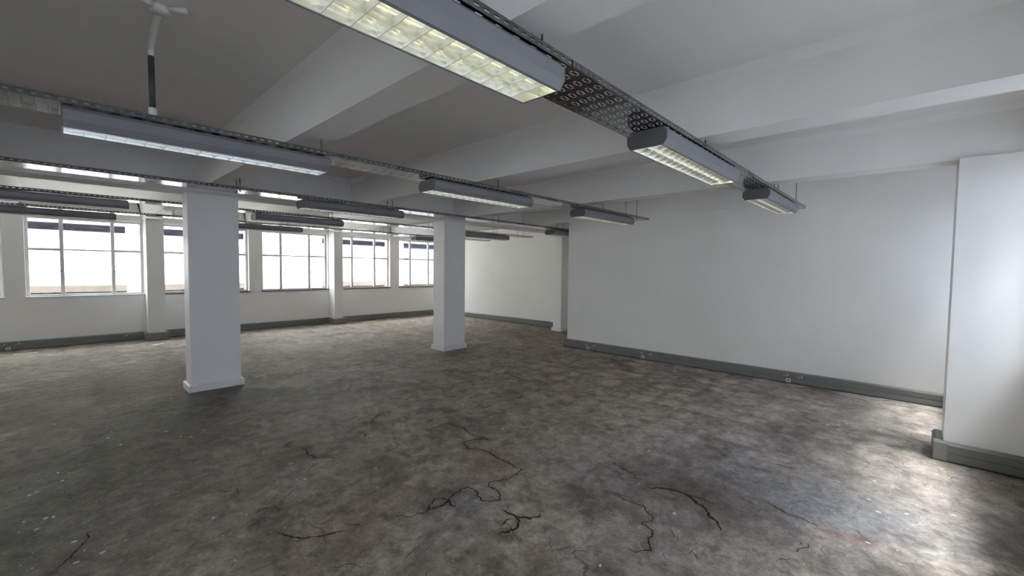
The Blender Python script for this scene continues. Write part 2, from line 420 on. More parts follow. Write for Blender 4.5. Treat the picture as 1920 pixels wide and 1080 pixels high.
    for px, py, r, st_, ang, col, k in S:
        a, b_ = floor_at(px, py)
        dx, dy = wx-a, wy-b_
        ca, sa = math.cos(ang), math.sin(ang)
        q = ((dx*ca+dy*sa)/(r*st_))**2 + ((-dx*sa+dy*ca)/r)**2
        w = np.exp(-q*.9) * np.clip(.35+1.5*n3*n2*2, 0, 1.2)
        c = mixc(c, col, np.clip(k*w, 0, 1))
    # brown staining that has crept out from the wider cracks
    D = np.full(X.shape, 9.0)
    for P, w in CRACKS:
        if w < .004: continue
        x_lo, x_hi = P[:, 0].min()-.15, P[:, 0].max()+.15; y_lo, y_hi = P[:, 1].min()-.15, P[:, 1].max()+.15
        ia = max(int((x_lo-x0)/(xs[1]-xs[0])), 0); ib = min(int((x_hi-x0)/(xs[1]-xs[0]))+2, nx)
        ja = max(int((y_lo-y0)/(ys[1]-ys[0])), 0); jb = min(int((y_hi-y0)/(ys[1]-ys[0]))+2, ny)
        sx, sy = X[ia:ib, ja:jb], Y[ia:ib, ja:jb]
        for q in P[::2]:
            D[ia:ib, ja:jb] = np.minimum(D[ia:ib, ja:jb], np.hypot(sx-q[0], sy-q[1])*(.022/(w*3.0+.004)))
    halo = np.exp(-(D/.028)**2)*np.clip(.3+1.6*(n7-.35)*2, 0, 1)
    c = mixc(c, np.array([.085, .06, .045]), .6*halo)
    window_tint = np.clip((X-1.2)/1.5, 0, 1)*np.clip((3.0-Y)/2.0, 0, 1)  # bluish window light painted into the floor colour near the right
    c = c*np.array([1.22, 1.15, 1.07])*(1+window_tint[..., None]*np.array([.03, .07, .17]))
    co = np.zeros((nx*ny, 3)); co[:, 0] = X.ravel(); co[:, 1] = Y.ravel()
    idx = np.arange(nx*ny).reshape(nx, ny)
    q = np.stack([idx[:-1, :-1], idx[1:, :-1], idx[1:, 1:], idx[:-1, 1:]], -1).reshape(-1, 4)
    me = bpy.data.meshes.new('floor')
    me.vertices.add(len(co)); me.vertices.foreach_set('co', co.ravel())
    me.loops.add(q.size); me.loops.foreach_set('vertex_index', q.ravel().astype(np.int32))
    me.polygons.add(len(q)); me.polygons.foreach_set('loop_start', np.arange(0, q.size, 4, dtype=np.int32))
    me.update(calc_edges=True)
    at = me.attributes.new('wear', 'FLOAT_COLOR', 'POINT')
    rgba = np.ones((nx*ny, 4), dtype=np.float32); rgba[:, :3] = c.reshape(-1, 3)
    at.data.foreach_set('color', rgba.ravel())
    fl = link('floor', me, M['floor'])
    tag(fl, 'worn grey concrete screed floor with stains, cracks and paint flecks', 'floor', kind='structure')
    return fl
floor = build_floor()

# ------------------------------------------------------------------ walls
def wall_box(name, bl, label, mat='wall', bevel=0.0):
    return tag(boxes(name, M[mat], bl, bevel=bevel), label, 'wall', kind='structure')

WIN = [(-0.43+1.853*k, 1.15+1.853*k) for k in range(-1, 5)]
LEFTWIN = [(-7.70, -6.12), (-5.85, -4.27), (-4.00, -2.42), (-2.29, -0.68)]  # out-of-view ones added for more light from the left
WIN = [(-0.43, 1.15), (1.44, 3.01), (3.285, 4.85), (5.12, 6.69), (7.0, 8.56)]
NEARWIN = LEFTWIN + [(-.43, .85), (1.05, 2.50), (2.72, 4.72), (5.27, 6.69)]  # those behind and left of the camera are added for fill light

def window_wall(name, ya, yb, wins, xa, xb, label):
    bl = [(xa, xb, ya, yb, -.3, SILL), (xa, xb, ya, yb, HEAD, 3.0)]
    cur = xa
    for a, b in wins:
        bl.append((cur, a, ya, yb, SILL, HEAD)); cur = b
    bl.append((cur, xb, ya, yb, SILL, HEAD))
    return wall_box(name, bl, label)
window_wall('wall_left', YW, YW+WT, LEFTWIN+WIN, XL-.2, XF+.2, 'white wall with a row of six paned windows')
window_wall('wall_near', YN-WT, YN, NEARWIN, XL-.2, XR+.05, 'white window wall beside the near pier')
wall_box('wall_far', [(XF, XF+.2, YR-1, YW+WT, -.3, 3.0)], 'white end wall behind the far column')
wall_box('wall_right', [(XR, XF+.0, YN-WT, YR, -.3, 3.0)], 'large blank white wall on the right with grey trunking at its foot')
wall_box('wall_back', [(XL-.2, XL, YN-WT, YW+WT, -.3, 3.0)], 'plain white wall behind the camera')

# pilasters on the far window wall, pier on the near one
def pilaster(xa, xb, ya, yb, z1, label):
    return tag(boxes('pilaster', M['column'], [(xa, xb, ya, yb, 0, z1)]), label, 'pilaster', kind='structure')
pilaster(1.155, 1.425, 10.93, YW, ZB, 'white pilaster between the third and second nearest far windows')
pilaster(4.87, 5.10, 10.93, YW, ZB, 'white pilaster on the window wall between the two thick columns')
pier = tag(boxes('pier', M['column'], [(4.85, 5.15, YN, -.237, 0, ZB)]), 'white pier at the right edge with grey trunking wrapped round its foot', 'pier', kind='structure')

# ------------------------------------------------------------------ ceiling slab and beams
tag(boxes('ceiling', M['ceiling'], [(XL-.2, XF+.2, YN-WT, YW+WT, ZC, ZC+.25)]), 'white painted concrete ceiling slab between the beams', 'ceiling', kind='structure')

BEAMX = [(-6.27, -6.04), (-4.37, -4.14), (-2.52, -2.29), (-.72, -.49), (1.14, 1.37), (2.985, 3.235), (4.89, 5.12)]
def cross_beam(x0, x1, label, ya=YN-.02, yb=YW):
    prof = [(x0, ZB), (x1, ZB), (x1+.045, 2.715), (x1+.09, ZC+.01), (x0-.09, ZC+.01), (x0-.045, 2.715)]
    o = prism('ceiling_beam', M['ceiling'], prof, ya, yb, 'y')
    return tag(o, label, 'beam', 'cross beams under the slab', 'structure')
BL = ['white cross beam nearest the back wall', 'white cross beam second from the back wall', 'white cross beam third from the back wall', 'white cross beam just behind the camera', 'white cross beam running over the nearest thick column',
      'white cross beam midway between the two thick columns', 'white cross beam running over the pier and the second column']
for (a, b), lb in zip(BEAMX, BL): cross_beam(a, b, lb)
# the beam over the blank wall: its face stands a few millimetres proud of the wall below
o = prism('ceiling_beam', M['ceiling'], [(6.745, 2.412), (6.98, 2.412), (7.025, 2.715), (7.08, ZC+.01), (6.64, ZC+.01), (6.70, 2.715)], YN-.02, YW, 'y')
tag(o, 'white beam flush above the blank right wall', 'beam', 'cross beams under the slab', 'structure')
# long beam over the columns, and edge beams over the windows
o = prism('ceiling_beam', M['ceiling'], [(6.07, ZL), (6.43, ZL), (6.46, 2.73), (6.50, ZC+.01), (6.00, ZC+.01), (6.04, 2.73)], XL, XF, 'x')
tag(o, 'white long beam resting on the row of columns', 'beam', 'long beams', 'structure')

# ------------------------------------------------------------------ columns
def column(x0, x1, y0, y1, label, z1=ZL):
    e = empty('column', ((x0+x1)/2, (y0+y1)/2, 0), label, 'column', None, 'structure')
    cx, cy = (x0+x1)/2, (y0+y1)/2
    bm = bmesh.new(); box_bm(bm, x0-cx, x1-cx, y0-cy, y1-cy, 0, z1)
    bmesh.ops.recalc_face_normals(bm, faces=bm.faces)
    bmesh.ops.bevel(bm, geom=[g for g in bm.edges if abs(g.verts[0].co.z-g.verts[1].co.z) > 1], offset=.006, segments=2, affect='EDGES')
    link('shaft', to_mesh(bm, 'shaft'), M['column'], e)
    t = .028; h = .085
    bl = [(x0-cx-t, x1-cx+t, y0-cy-t, y0-cy, 0, h), (x0-cx-t, x1-cx+t, y1-cy, y1-cy+t, 0, h),
          (x0-cx-t, x0-cx, y0-cy, y1-cy, 0, h), (x1-cx, x1-cx+t, y0-cy, y1-cy, 0, h)]
    bm = bmesh.new()
    prof = [(0, 0), (t, 0), (t, h-.012), (t-.01, h), (0, h)]
    # mitred ring
    rings = []
    for d, z in [(t, 0), (t, h-.012), (t-.012, h), (0.0, h)]:
        rings.append([bm.verts.new((sx, sy, z)) for sx, sy in ((x0-cx-d, y0-cy-d), (x1-cx+d, y0-cy-d), (x1-cx+d, y1-cy+d), (x0-cx-d, y1-cy+d))])
    for A, B in zip(rings, rings[1:]):
        for i in range(4): bm.faces.new([A[i], A[(i+1) % 4], B[(i+1) % 4], B[i]])
    link('skirting', to_mesh(bm, 'skirting'), M['skirt'], e)
    return e
column(1.02, 1.535, 6.14, 6.43, 'nearest thick white column with white skirting, left of the middle')
column(4.71, 5.20, 6.105, 6.43, 'second thick white column with white skirting, in the middle of the room')
column(8.235, 8.60, 6.12, 6.36, 'far white column at the end wall, just left of the blank wall')

# ------------------------------------------------------------------ grey skirting trunking
TH = .150   # height
TD = .055   # depth
def trunk_prof(s=1.0):
    return [(0, .010), (TD, .010), (TD, .071), (TD-.007, .0725), (TD-.007, .0785), (TD, .080), (TD, TH-.014), (TD-.014, TH), (0, TH)]

def trunk_run(parent, axis, fixed, sign, a0, a1, joints):
    """covers of trunking along axis; 'fixed' is the wall face, sign the way it stands off the wall"""
    cuts = [a0]+[j for j in joints if a0 < j < a1]+[a1]
    for c0, c1 in zip(cuts, cuts[1:]):
        bm = bmesh.new()
        prof = [(fixed+sign*u, v) for u, v in trunk_prof()]
        prism_bm(bm, prof, c0+.0015, c1-.0015, axis)
        link('trunking_cover', to_mesh(bm, 'trunking_cover'), M['trunk'], parent)
    bl = (fixed+sign*.002, fixed+sign*(TD-.012)) if sign > 0 else (fixed+sign*(TD-.012), fixed+sign*.002)
    if axis == 'y':
        boxes('trunking_back', M['trunk_gap'], [(bl[0], bl[1], a0, a1, 0, TH-.012)], parent)
    else:
        boxes('trunking_back', M['trunk_gap'], [(a0, a1, bl[0], bl[1], 0, TH-.012)], parent)

bb = empty('baseboard_right', (0, 0, 0), 'grey two compartment trunking along the foot of the blank wall', 'trunking', None, 'structure')
trunk_run(bb, 'y', XR, -1, YN, YR+.05, [.601, 2.95, 4.2])
bb2 = empty('baseboard_far', (0, 0, 0), 'grey trunking along the foot of the far end wall', 'trunking', None, 'structure')
trunk_run(bb2, 'y', XF, -1, 6.44, YW, [9.2])
bb3 = empty('baseboard_left', (0, 0, 0), 'grey trunking along the foot of the window wall', 'trunking', None, 'structure')
for a, b, js in ((XL, 1.10, [-.9]), (1.48, 4.815, [2.9, 3.4]), (5.155, XF-TD, [6.3, 7.3])):
    trunk_run(bb3, 'x', YW, -1, a, b, js)
# wrapped pilaster feet
def wrap_foot(name, x0, x1, y0, y1, label, front, open_side, mat='trunk'):
    e = empty(name, (0, 0, 0), label, 'trunking', None, 'structure')
    return e
for (x0, x1, lb) in ((1.155, 1.425, 'grey trunking boxed round the foot of the nearer pilaster'), (4.87, 5.10, 'grey trunking boxed round the foot of the farther pilaster')):
    e = empty('trim_%d' % (1 if x0 < 2 else 2), (0, 0, 0), lb, 'trunking', None, 'structure')
    prism('front_cover', M['trunk'], [(10.93-u, v) for u, v in trunk_prof()], x0-TD, x1+TD, 'x', e)
    prism('side_cover', M['trunk'], [(x0-u, v) for u, v in trunk_prof()], 10.93, YW-.0, 'y', e)
    prism('side_cover', M['trunk'], [(x1+u, v) for u, v in trunk_prof()], 10.93, YW-.0, 'y', e)
# pier foot: moulded corner piece plus covers
e = empty('trim_3', (0, 0, 0), 'grey trunking with a moulded corner round the foot of the pier', 'trunking', None, 'structure')
prism('front_cover', M['trunk'], [(4.85-u, v) for u, v in trunk_prof()], YN+.0, -.262, 'y', e)
prism('side_cover', M['trunk'], [(-.237+u, v) for u, v in trunk_prof()], 4.875, 5.15, 'x', e)
bm = bmesh.new()
box_bm(bm, 4.85-TD-.004, 4.88, -.262, -.237+TD+.004, .004, TH+.003)
corner = link('corner_piece', to_mesh(bm, 'corner_piece', .006), M['trunk_cap'], e); corner['label'] = 'lighter grey moulded trunking corner'
boxes('trunking_back', M['trunk_gap'], [(4.85-TD+.012, 4.85, YN, -.262, 0, TH-.02), (4.86, 5.14, -.237, -.237+TD-.012, 0, TH-.02), (4.87-TD, 4.87, -.262, -.23, 0, .05)], e)
prism('end_cap', M['trunk_cap'], [(-.237+u*1.06, v*1.02) for u, v in trunk_prof()], 5.15, 5.156, 'x', e)
e4 = empty('trim_4', (0, 0, 0), 'grey trunking under the near windows', 'trunking', None, 'structure')
trunk_run(e4, 'x', YN, 1, 1.0, 4.85-TD, [2.9])
trunk_run(e4, 'x', YN, 1, 5.15, XR-TD, [])

# ------------------------------------------------------------------ socket outlets in the trunking
def outlet_bits():
    return None
def power_socket(loc, rz, label, group):
    e = empty('power_socket', loc, label, 'socket', group); e.rotation_euler = (0, 0, rz)
    # local: +x out of the wall, y along it, origin at plate bottom centre
    boxes('plate', M['grey_plate'], [(0, .006, -.045, .045, 0, .05)], e, bevel=.0015)
    boxes('rocker', M['plastic'], [(.005, .011, .020, .030, .014, .036)], e, bevel=.001)
    boxes('pin_slots', M['plastic'], [(.005, .0075, -.022, .018, .008, .013)], e)
    return e
def data_outlet(loc, rz, label, group):
    e = empty('data_outlet', loc, label, 'data outlet', group); e.rotation_euler = (0, 0, rz)
    boxes('plate', M['plastic'], [(0, .008, -.027, .027, 0, .05)], e, bevel=.0015)
    boxes('jack', M['jack'], [(.0075, .0095, -.014, -.001, .014, .034)], e)
    boxes('jack', M['jack'], [(.0075, .0095, .003, .016, .014, .034)], e)
    return e
xw = XR-TD
clus = [(4.29, 'set of outlets farthest along the blank wall'), (3.20, 'middle set of outlets on the blank wall'), (1.105, 'set of outlets nearest the pier')]
for yc, nm in clus:
    power_socket((xw, yc+.088, .084), math.pi, 'grey power socket at the left of the '+nm, 'power sockets in the blank wall trunking')
    power_socket((xw, yc-.075, .084), math.pi, 'grey power socket at the right of the '+nm, 'power sockets in the blank wall trunking')
    data_outlet((xw, yc+.055, .013), math.pi, 'white data outlet below the sockets in the '+nm, 'data outlets in the blank wall trunking')
yw_ = YW-TD
power_socket((-.72, yw_, .084), -math.pi/2, 'grey power socket left of the data outlet below the window at the left edge', 'sockets in the window wall trunking')
power_socket((-.555, yw_, .084), -math.pi/2, 'grey power socket right of the data outlet below the window at the left edge', 'sockets in the window wall trunking')
data_outlet((-.655, yw_, .013), -math.pi/2, 'white data outlet in the window wall trunking near the left edge', 'sockets in the window wall trunking')
power_socket((.84, yw_, .084), -math.pi/2, 'grey power socket in the trunking just left of the nearer pilaster', 'sockets in the window wall trunking')
power_socket((4.53, yw_, .084), -math.pi/2, 'grey power socket in the trunking just left of the farther pilaster', 'sockets in the window wall trunking')

# ------------------------------------------------------------------ windows
def window(name, x0, x1, yin, out, label, tile_sill=True, detail=True):
    """steel window; yin wall face, out = +1 when outside is towards +y"""
    yf = yin + out*.115
    e = empty(name, ((x0+x1)/2, yf, SILL), label, 'window', None, 'structure')
    w = (x1-x0)/2; H = HEAD-SILL
    def B(nm, mat, bl, bevel=0.0, parent=None):
        if out < 0: bl = [(a, b, -d, -c, z0, z1) for a, b, c, d, z0, z1 in bl]
        return boxes(nm, M[mat], bl, parent or e, bevel=bevel)
    t = .045; m1 = -w + 2*w*.283; m2 = -w + 2*w*.717; tz = H*.592
    B('frame', 'frame', [(-w, -w+t, -.02, .02, 0, H), (w-t, w, -.02, .02, 0, H), (-w+t, w-t, -.02, .02, 0, t), (-w+t, w-t, -.02, .02, H-t, H)])
    B('mullion', 'frame', [(m1-.027, m1+.027, -.026, .02, t, H-t)], .003)
    B('mullion', 'frame', [(m2-.027, m2+.027, -.026, .02, t, H-t)], .003)
    for a, b, hh in ((-w+t, m1-.02, .024), (m1+.02, m2-.02, .014), (m2+.02, w-t, .024)):
        B('transom', 'frame', [(a, b, -.018, .016, tz-hh, tz+hh)], .002)
    for a, b in ((-w+t, m1-.02), (m1+.02, m2-.02), (m2+.02, w-t)):
        for z0, z1 in ((t, tz-.014), (tz+.014, H-t)):
            B('pane', 'glass', [(a, b, .002, .004, z0, z1)])
    if detail:
        for mx, sg in ((m1, -1), (m2, 1)):
            pts = [(mx, -.028, .46), (mx+sg*.03, -.05, .468), (mx+sg*.06, -.055, .445), (mx+sg*.085, -.055, .40)]
            if out < 0: pts = [(a, -b, c) for a, b, c in pts]
            tube('handle', M['ironmongery'], pts, .006, 6, e)
        for a, b in ((-w+t, m1-.02), (m2+.02, w-t)):
            for z in (t+.012, tz+.03):
                L_ = b-a
                pts = [(a+L_*.25, -.03, z+.006), (a+L_*.3, -.035, z+.016), (a+L_*.62, -.035, z+.004), (a+L_*.85, -.035, z+.022)]
                if out < 0: pts = [(q, -r, s) for q, r, s in pts]
                tube('casement_stay', M['ironmongery' if z < .3 else 'frame'], pts, .0045, 5, e)
    if tile_sill:
        B('sill', 'sill', [(-w-.02, w+.02, -.135, -.02, -.012, .012)], .002)
    else:
        B('sill', 'frame', [(-w-.01, w+.01, -.127, -.02, -.006, .012)], .002)
    return e
names = ['white framed six pane window nearest the camera, left of the first pilaster',
         'six pane window half hidden behind the nearest thick column', 'six pane window with plain bright view right of the nearest column',
         'six pane window right of the farther pilaster', 'six pane window with bluish view, partly behind the second column']
for i, ((a, b), lb) in enumerate(zip(WIN, names)):
    window('window_%d' % (i+1), a, b, YW, 1, lb, tile_sill=(i >= 1))
window('window_7', -2.29, -.68, YW, 1, 'steel window with white frame at the left edge, only a sliver in view', tile_sill=False)
for i, (a, b) in enumerate(LEFTWIN[:3]):
    window('window_%d' % (i+8), a, b, YW, 1, ['fourth', 'third', 'second'][i]+' window of the far wall beyond the left edge, out of view', False, False)
nn = ['%s near wall window left of the camera, out of view' % q for q in ('fourth', 'third', 'second', 'first')]+['near wall window right behind the camera, out of view', 'near wall window left of the pier, out of view', 'near wall window next to the pier, out of view', 'near wall window beyond the pier, out of view']
for i, ((a, b), lb) in enumerate(zip(NEARWIN, nn)):
    window('window_%d' % (i+11), a, b, YN, -1, lb, detail=False)

# ------------------------------------------------------------------ perforated cable trays
TZ = 2.275; TW = .265; TF = .030; PX = .0865; PY = .0435
def grid_with_holes(bm, us, vs_, hole, P):
    """quads on a rectilinear grid, leaving out cells where hole(i, j)"""
    cache = {}
    def V(i, j):
        if (i, j) not in cache: cache[(i, j)] = bm.verts.new(P(us[i], vs_[j]))
        return cache[(i, j)]
    for i in range(len(us)-1):
        for j in range(len(vs_)-1):
            if not hole(i, j): bm.faces.new([V(i, j), V(i+1, j), V(i+1, j+1), V(i, j+1)])

def tray_bed_mesh(n, coarse=False):
    """n pitches of the perforated bed with both rims, thickness by real folds"""
    bm = bmesh.new()
    # ring of four slots per pitch: cells in x: gap | slotY | gap | slotX | gap | slotY | gap
    ux = [0, .0185, .0245, .029, .0575, .062, .068, PX]
    vy = [0, .0085, .0140, .0295, .035, PY]
    us = [k*PX+u for k in range(n) for u in ux[:-1]]+[n*PX]
    nr = 6; y0 = (TW-nr*PY)/2
    vs_ = [0]+[y0+r*PY+v for r in range(nr) for v in vy[:-1]]+[y0+nr*PY, TW]
    def hole(i, j):
        cx = i % 7; r = (j-1)//5; cy = (j-1) % 5
        if j == 0 or j >= len(vs_)-2: return False
        if cx == 3 and cy in (1, 3): return True        # long slots
        if cx in (1, 5) and cy == 2: return True        # short slots
        return False
    grid_with_holes(bm, us, vs_, hole, lambda a, b: (a, b, 0))
    # rims with slots
    N2 = n*2; p2 = PX/2
    us2 = [k*p2+u for k in range(N2) for u in (0, .012, .032)]+[N2*p2]
    for y in (0, TW):
        grid_with_holes(bm, us2, [0, .011, .019, TF], lambda i, j: i % 3 == 1 and j == 1, lambda a, b, y=y: (a, y, b))
    # rolled top edges
    for y, s in ((0, 1), (TW, -1)):
        v = [bm.verts.new(p) for p in ((0, y, TF), (n*PX, y, TF), (n*PX, y+s*.009, TF), (0, y+s*.009, TF))]
        bm.faces.new(v)
        v = [bm.verts.new(p) for p in ((0, y+s*.009, TF), (n*PX, y+s*.009, TF), (n*PX, y+s*.009, TF-.007), (0, y+s*.009, TF-.007))]
        bm.faces.new(v)
    me = bpy.data.meshes.new('tray_length'); bm.to_mesh(me); bm.free()
    me.materials.append(M['galv'])
    return me
SEG = 28      # pitches per tray length (about 2.4 m)
bed = tray_bed_mesh(SEG)
LSEG = SEG*PX
TRAYS = [(.98, 6.30, 'perforated galvanised cable tray nearest the camera, running from the top edge to the blank wall'),
         (3.00, 6.27, 'perforated galvanised cable tray second from the camera, with a conduit dropping onto it'),
         (5.03, 8.00, 'perforated galvanised cable tray just before the thick columns'),
         (6.88, 8.05, 'perforated galvanised cable tray just behind the thick columns'),
         (8.75, 8.40, 'perforated galvanised cable tray nearest the far windows')]
RODX = [-2.40, -.605, 1.29, 3.06, 5.06]
tray_objs = []
for ti, (y0, xe, lb) in enumerate(TRAYS):
    e = empty('cable_tray', (xe, y0, TZ), lb, 'cable tray', 'perforated cable trays under the beams')
    tray_objs.append(e)
    k = 0; x = xe
    while x > -3.6:
        o = link('tray_length', bed, None, e, (x-LSEG-xe, 0, 0))
        # splice plates outside both rims
        x -= LSEG
        if x > -3.6:
            for yy in (-.003, TW+.001):
                boxes('splice_plate', M['galv'], [(x-xe-.09, x-xe+.09, yy, yy+.002, .003, TF-.002)], e)
                for bx in (-.06, -.025, .025, .06):
                    tube('bolt', M['rod'], [(x-xe+bx, yy-.004, .015), (x-xe+bx, yy+.006, .015)], .005, 6, e)
    rods = [(rx, ZB) for rx in RODX]
    if y0 > 6: rods = rods
    rods.append((5.96 if xe < 7 else 7.74, ZC))
    if xe > 7: rods.append((6.86, 2.412))
    for rx, top in rods:
        for ry in ((.05, .235) if top == ZC else ((.09,) if ti < 2 else (.06, .19))):
            tube('threaded_rod', M['rod'], [(rx-xe, ry, -.008), (rx-xe, ry, top-TZ)], .0045, 6, e)
            tube('nut', M['rod'], [(rx-xe, ry, -.009), (rx-xe, ry, -.001)], .009, 6, e)

# ------------------------------------------------------------------ louvred luminaires under the trays
LL = 1.30; LH = .078; HW = .115
def make_luminaire(lit):
    e = bpy.data.objects.new('luminaire', None); COL.objects.link(e); e.empty_display_size = .1
    # local: x along 0..LL, y across (0 = centre), z = 0 at the bottom lip
    prof = [(-HW, LH), (-HW, .030), (-.094, 0), (-.084, 0), (-.084, .005), (-.104, .031), (-.104, LH-.005),
            (.104, LH-.005), (.104, .031), (.084, .005), (.084, 0), (.094, 0), (HW, .030), (HW, LH)]
    prism('housing', M['body'], prof, .006, LL-.006, 'x', e)
    out = [(-HW, LH), (-HW, .030), (-.094, 0), (.094, 0), (HW, .030), (HW, LH)]
    bm = bmesh.new(); prism_bm(bm, out, 0, .006); me = to_mesh(bm, 'end_cap'); 
    link('end_cap', me, M['cap'], e); link('end_cap', me, None, e, (LL-.006, 0, 0))
    # reflector: two troughs with a central spine
    bm = bmesh.new()
    def sheet(pts):
        A = [bm.verts.new((.007, u, v)) for u, v in pts]; B = [bm.verts.new((LL-.007, u, v)) for u, v in pts]
        for i in range(len(pts)-1): bm.faces.new([A[i], A[i+1], B[i+1], B[i]])
    sheet([(-.0835, .001), (-.080, .018), (-.073, .036), (-.060, .054), (-.040, .062), (-.020, .054), (-.009, .036), (-.003, .018), (0, .001),
           (.003, .018), (.009, .036), (.020, .054), (.040, .062), (.060, .054), (.073, .036), (.080, .018), (.0835, .001)])
    link('reflector', to_mesh(bm, 'reflector'), M['louvre'], e, smooth=False)
    for xa in (.0065, LL-.0085): boxes('end_reflector', M['louvre'], [(xa, xa+.002, -.083, .083, .001, .06)], e)
    boxes('louvre_frame', M['body'], [(.006, LL-.006, -.088, -.0835, -.002, .004), (.006, LL-.006, .0835, .088, -.002, .004)], e)
    # cross blades, V shaped in section, arched upper edge
    bm = bmesh.new()
    for s in (-1, 1):
        for k in range(8):
            ya, yb = s*(.001+k*.0102), s*(.001+(k+1)*.0102)
            def top(y): 
                q = (abs(y)-.0415)/.0415
                return .018+.020*(abs(q)**2)
            v = []
            for y in (ya, yb):
                t_ = top(y); v.append([bm.verts.new(p) for p in ((-.0008, y, .001), (.0008, y, .001), (.005, y, t_), (-.005, y, t_))])
            for i in range(4): bm.faces.new([v[0][i], v[0][(i+1) % 4], v[1][(i+1) % 4], v[1][i]])
    bl = to_mesh(bm, 'louvre_blade'); bl.materials.append(M['louvre'])
    for k in range(1, 16): link('louvre_blade', bl, None, e, (k*LL/16, 0, 0))
    bm = bmesh.new(); tube_bm(bm, [(.02, 0, 0), (LL-.02, 0, 0)], .0125, 12)
    tb = to_mesh(bm, 'tube'); tb.materials.append(M['tube_on' if lit else 'tube_off'])
    for s in (-.0415, .0415): link('fluorescent_tube', tb, None, e, (0, s, .046), smooth=True)
    # dark filler added in place of the gap's shade, up to the tray
    boxes('mounting_channel', M['cap'], [(.004, LL-.004, -.098, .098, LH, LH+.0195)], e)
    return e
PROTO = {True: make_luminaire(True), False: make_luminaire(False)}
USED = {True: False, False: False}
ZLUM = TZ-.030-LH
LUM = [(0, 0.0, True, 'large louvred luminaire overhead, cut by the top edge, nearest the camera'),
       (0, 2.20, True, 'lit louvred luminaire in the middle of the nearest cable tray'),
       (0, 4.43, True, 'lit louvred luminaire at the end of the nearest cable tray by the blank wall'),
       (1, 0.018, False, 'louvred luminaire below the hanging conduit on the second cable tray'),
       (1, 2.20, True, 'louvred luminaire in the middle of the second cable tray'),
       (1, 4.49, True, 'lit louvred luminaire at the end of the second cable tray by the blank wall'),
       (2, 1.90, False, 'louvred luminaire on the third tray, right of the nearest thick column'),
       (2, 6.50, False, 'louvred luminaire half hidden behind the left end of the blank wall'),
       (3, -.72, False, 'dark sided luminaire left of the nearest column, upper of the two there'),
       (3, 1.93, False, 'dark sided luminaire right of the nearest column, below the third tray luminaire'),
       (3, 5.90, False, 'dark sided luminaire seen just right of the second thick column'),
       (4, -.71, False, 'dark sided luminaire left of the nearest column, lower one just above the window'),
       (4, 1.98, False, 'lowest luminaire right of the nearest column, just above the windows'),
       (4, 5.90, False, 'dark sided luminaire at the farthest tray, cut by the left side of the second column')]
for ti, x, lit, lb in LUM:
    e = PROTO[lit] if not USED[lit] else copy_tree(PROTO[lit])
    USED[lit] = True
    yc = TRAYS[ti][0] + (.100 if ti == 0 else .108)
    e.location = (x, yc, ZLUM)
    tag(e, lb, 'ceiling light', 'louvred luminaires hung below the cable trays')

# ------------------------------------------------------------------ conduit dropping from the slab onto the second tray
e = empty('conduit', (.37, 3.09, TZ+.03), 'conduit dropping from the ceiling to the second tray, black lower part', 'conduit')
def rel(p): return (p[0]-.37, p[1]-3.09, p[2]-TZ-.03)
tube('black_sleeve', M['black'], [rel((.37, 3.09, 2.355)), rel((.368, 3.09, 2.645))], .0145, 12, e)
tube('connector', M['pipe'], [rel((.37, 3.09, 2.285)), rel((.37, 3.09, 2.365))], .019, 12, e)
pts = [(.368, 3.09, 2.64), (.368, 3.09, 2.67), (.368, 3.075, 2.69), (.368, 3.03, 2.715), (.367, 2.95, 2.735), (.367, 2.86, 2.752), (.367, 2.78, 2.758)]
tube('painted_pipe', M['pipe'], [rel(p) for p in pts], .0145, 12, e)
jb = tube('junction_box', M['pipe'], [rel((.367, 2.74, 2.738)), rel((.367, 2.74, ZC))], .042, 20, e)
tube('box_spout', M['pipe'], [rel((.40, 2.71, 2.755)), rel((.46, 2.66, 2.755))], .014, 10, e)
tube('box_spout', M['pipe'], [rel((.335, 2.72, 2.755)), rel((.28, 2.68, 2.755))], .014, 10, e)

# ------------------------------------------------------------------ cracks and paint flecks in the floor
for P, w in CRACKS:
    n = len(P)
    tan = np.gradient(P, axis=0); tan /= np.maximum(np.linalg.norm(tan, axis=1, keepdims=True), 1e-6)
    nr = np.stack([-tan[:, 1], tan[:, 0]], -1)
    ends = np.clip(np.minimum(np.arange(n), np.arange(n)[::-1])/(n*.15+1), 0, 1)
    ww = 1.7*w*(.25+.75*ends)*(.35+1.1*rng.random(n))
    ww = np.convolve(np.pad(ww, 1, 'edge'), [.25, .5, .25], 'valid')
    bm = bmesh.new()
    L_ = [bm.verts.new((*(P[i]+nr[i]*ww[i]*.5), .0007)) for i in range(n)]
    R_ = [bm.verts.new((*(P[i]-nr[i]*ww[i]*.5), .0007)) for i in range(n)]
    for i in range(n-1): bm.faces.new([L_[i], R_[i], R_[i+1], L_[i+1]])
    me = to_mesh(bm, 'crack')
    link('crack', me, M['crack'], floor)

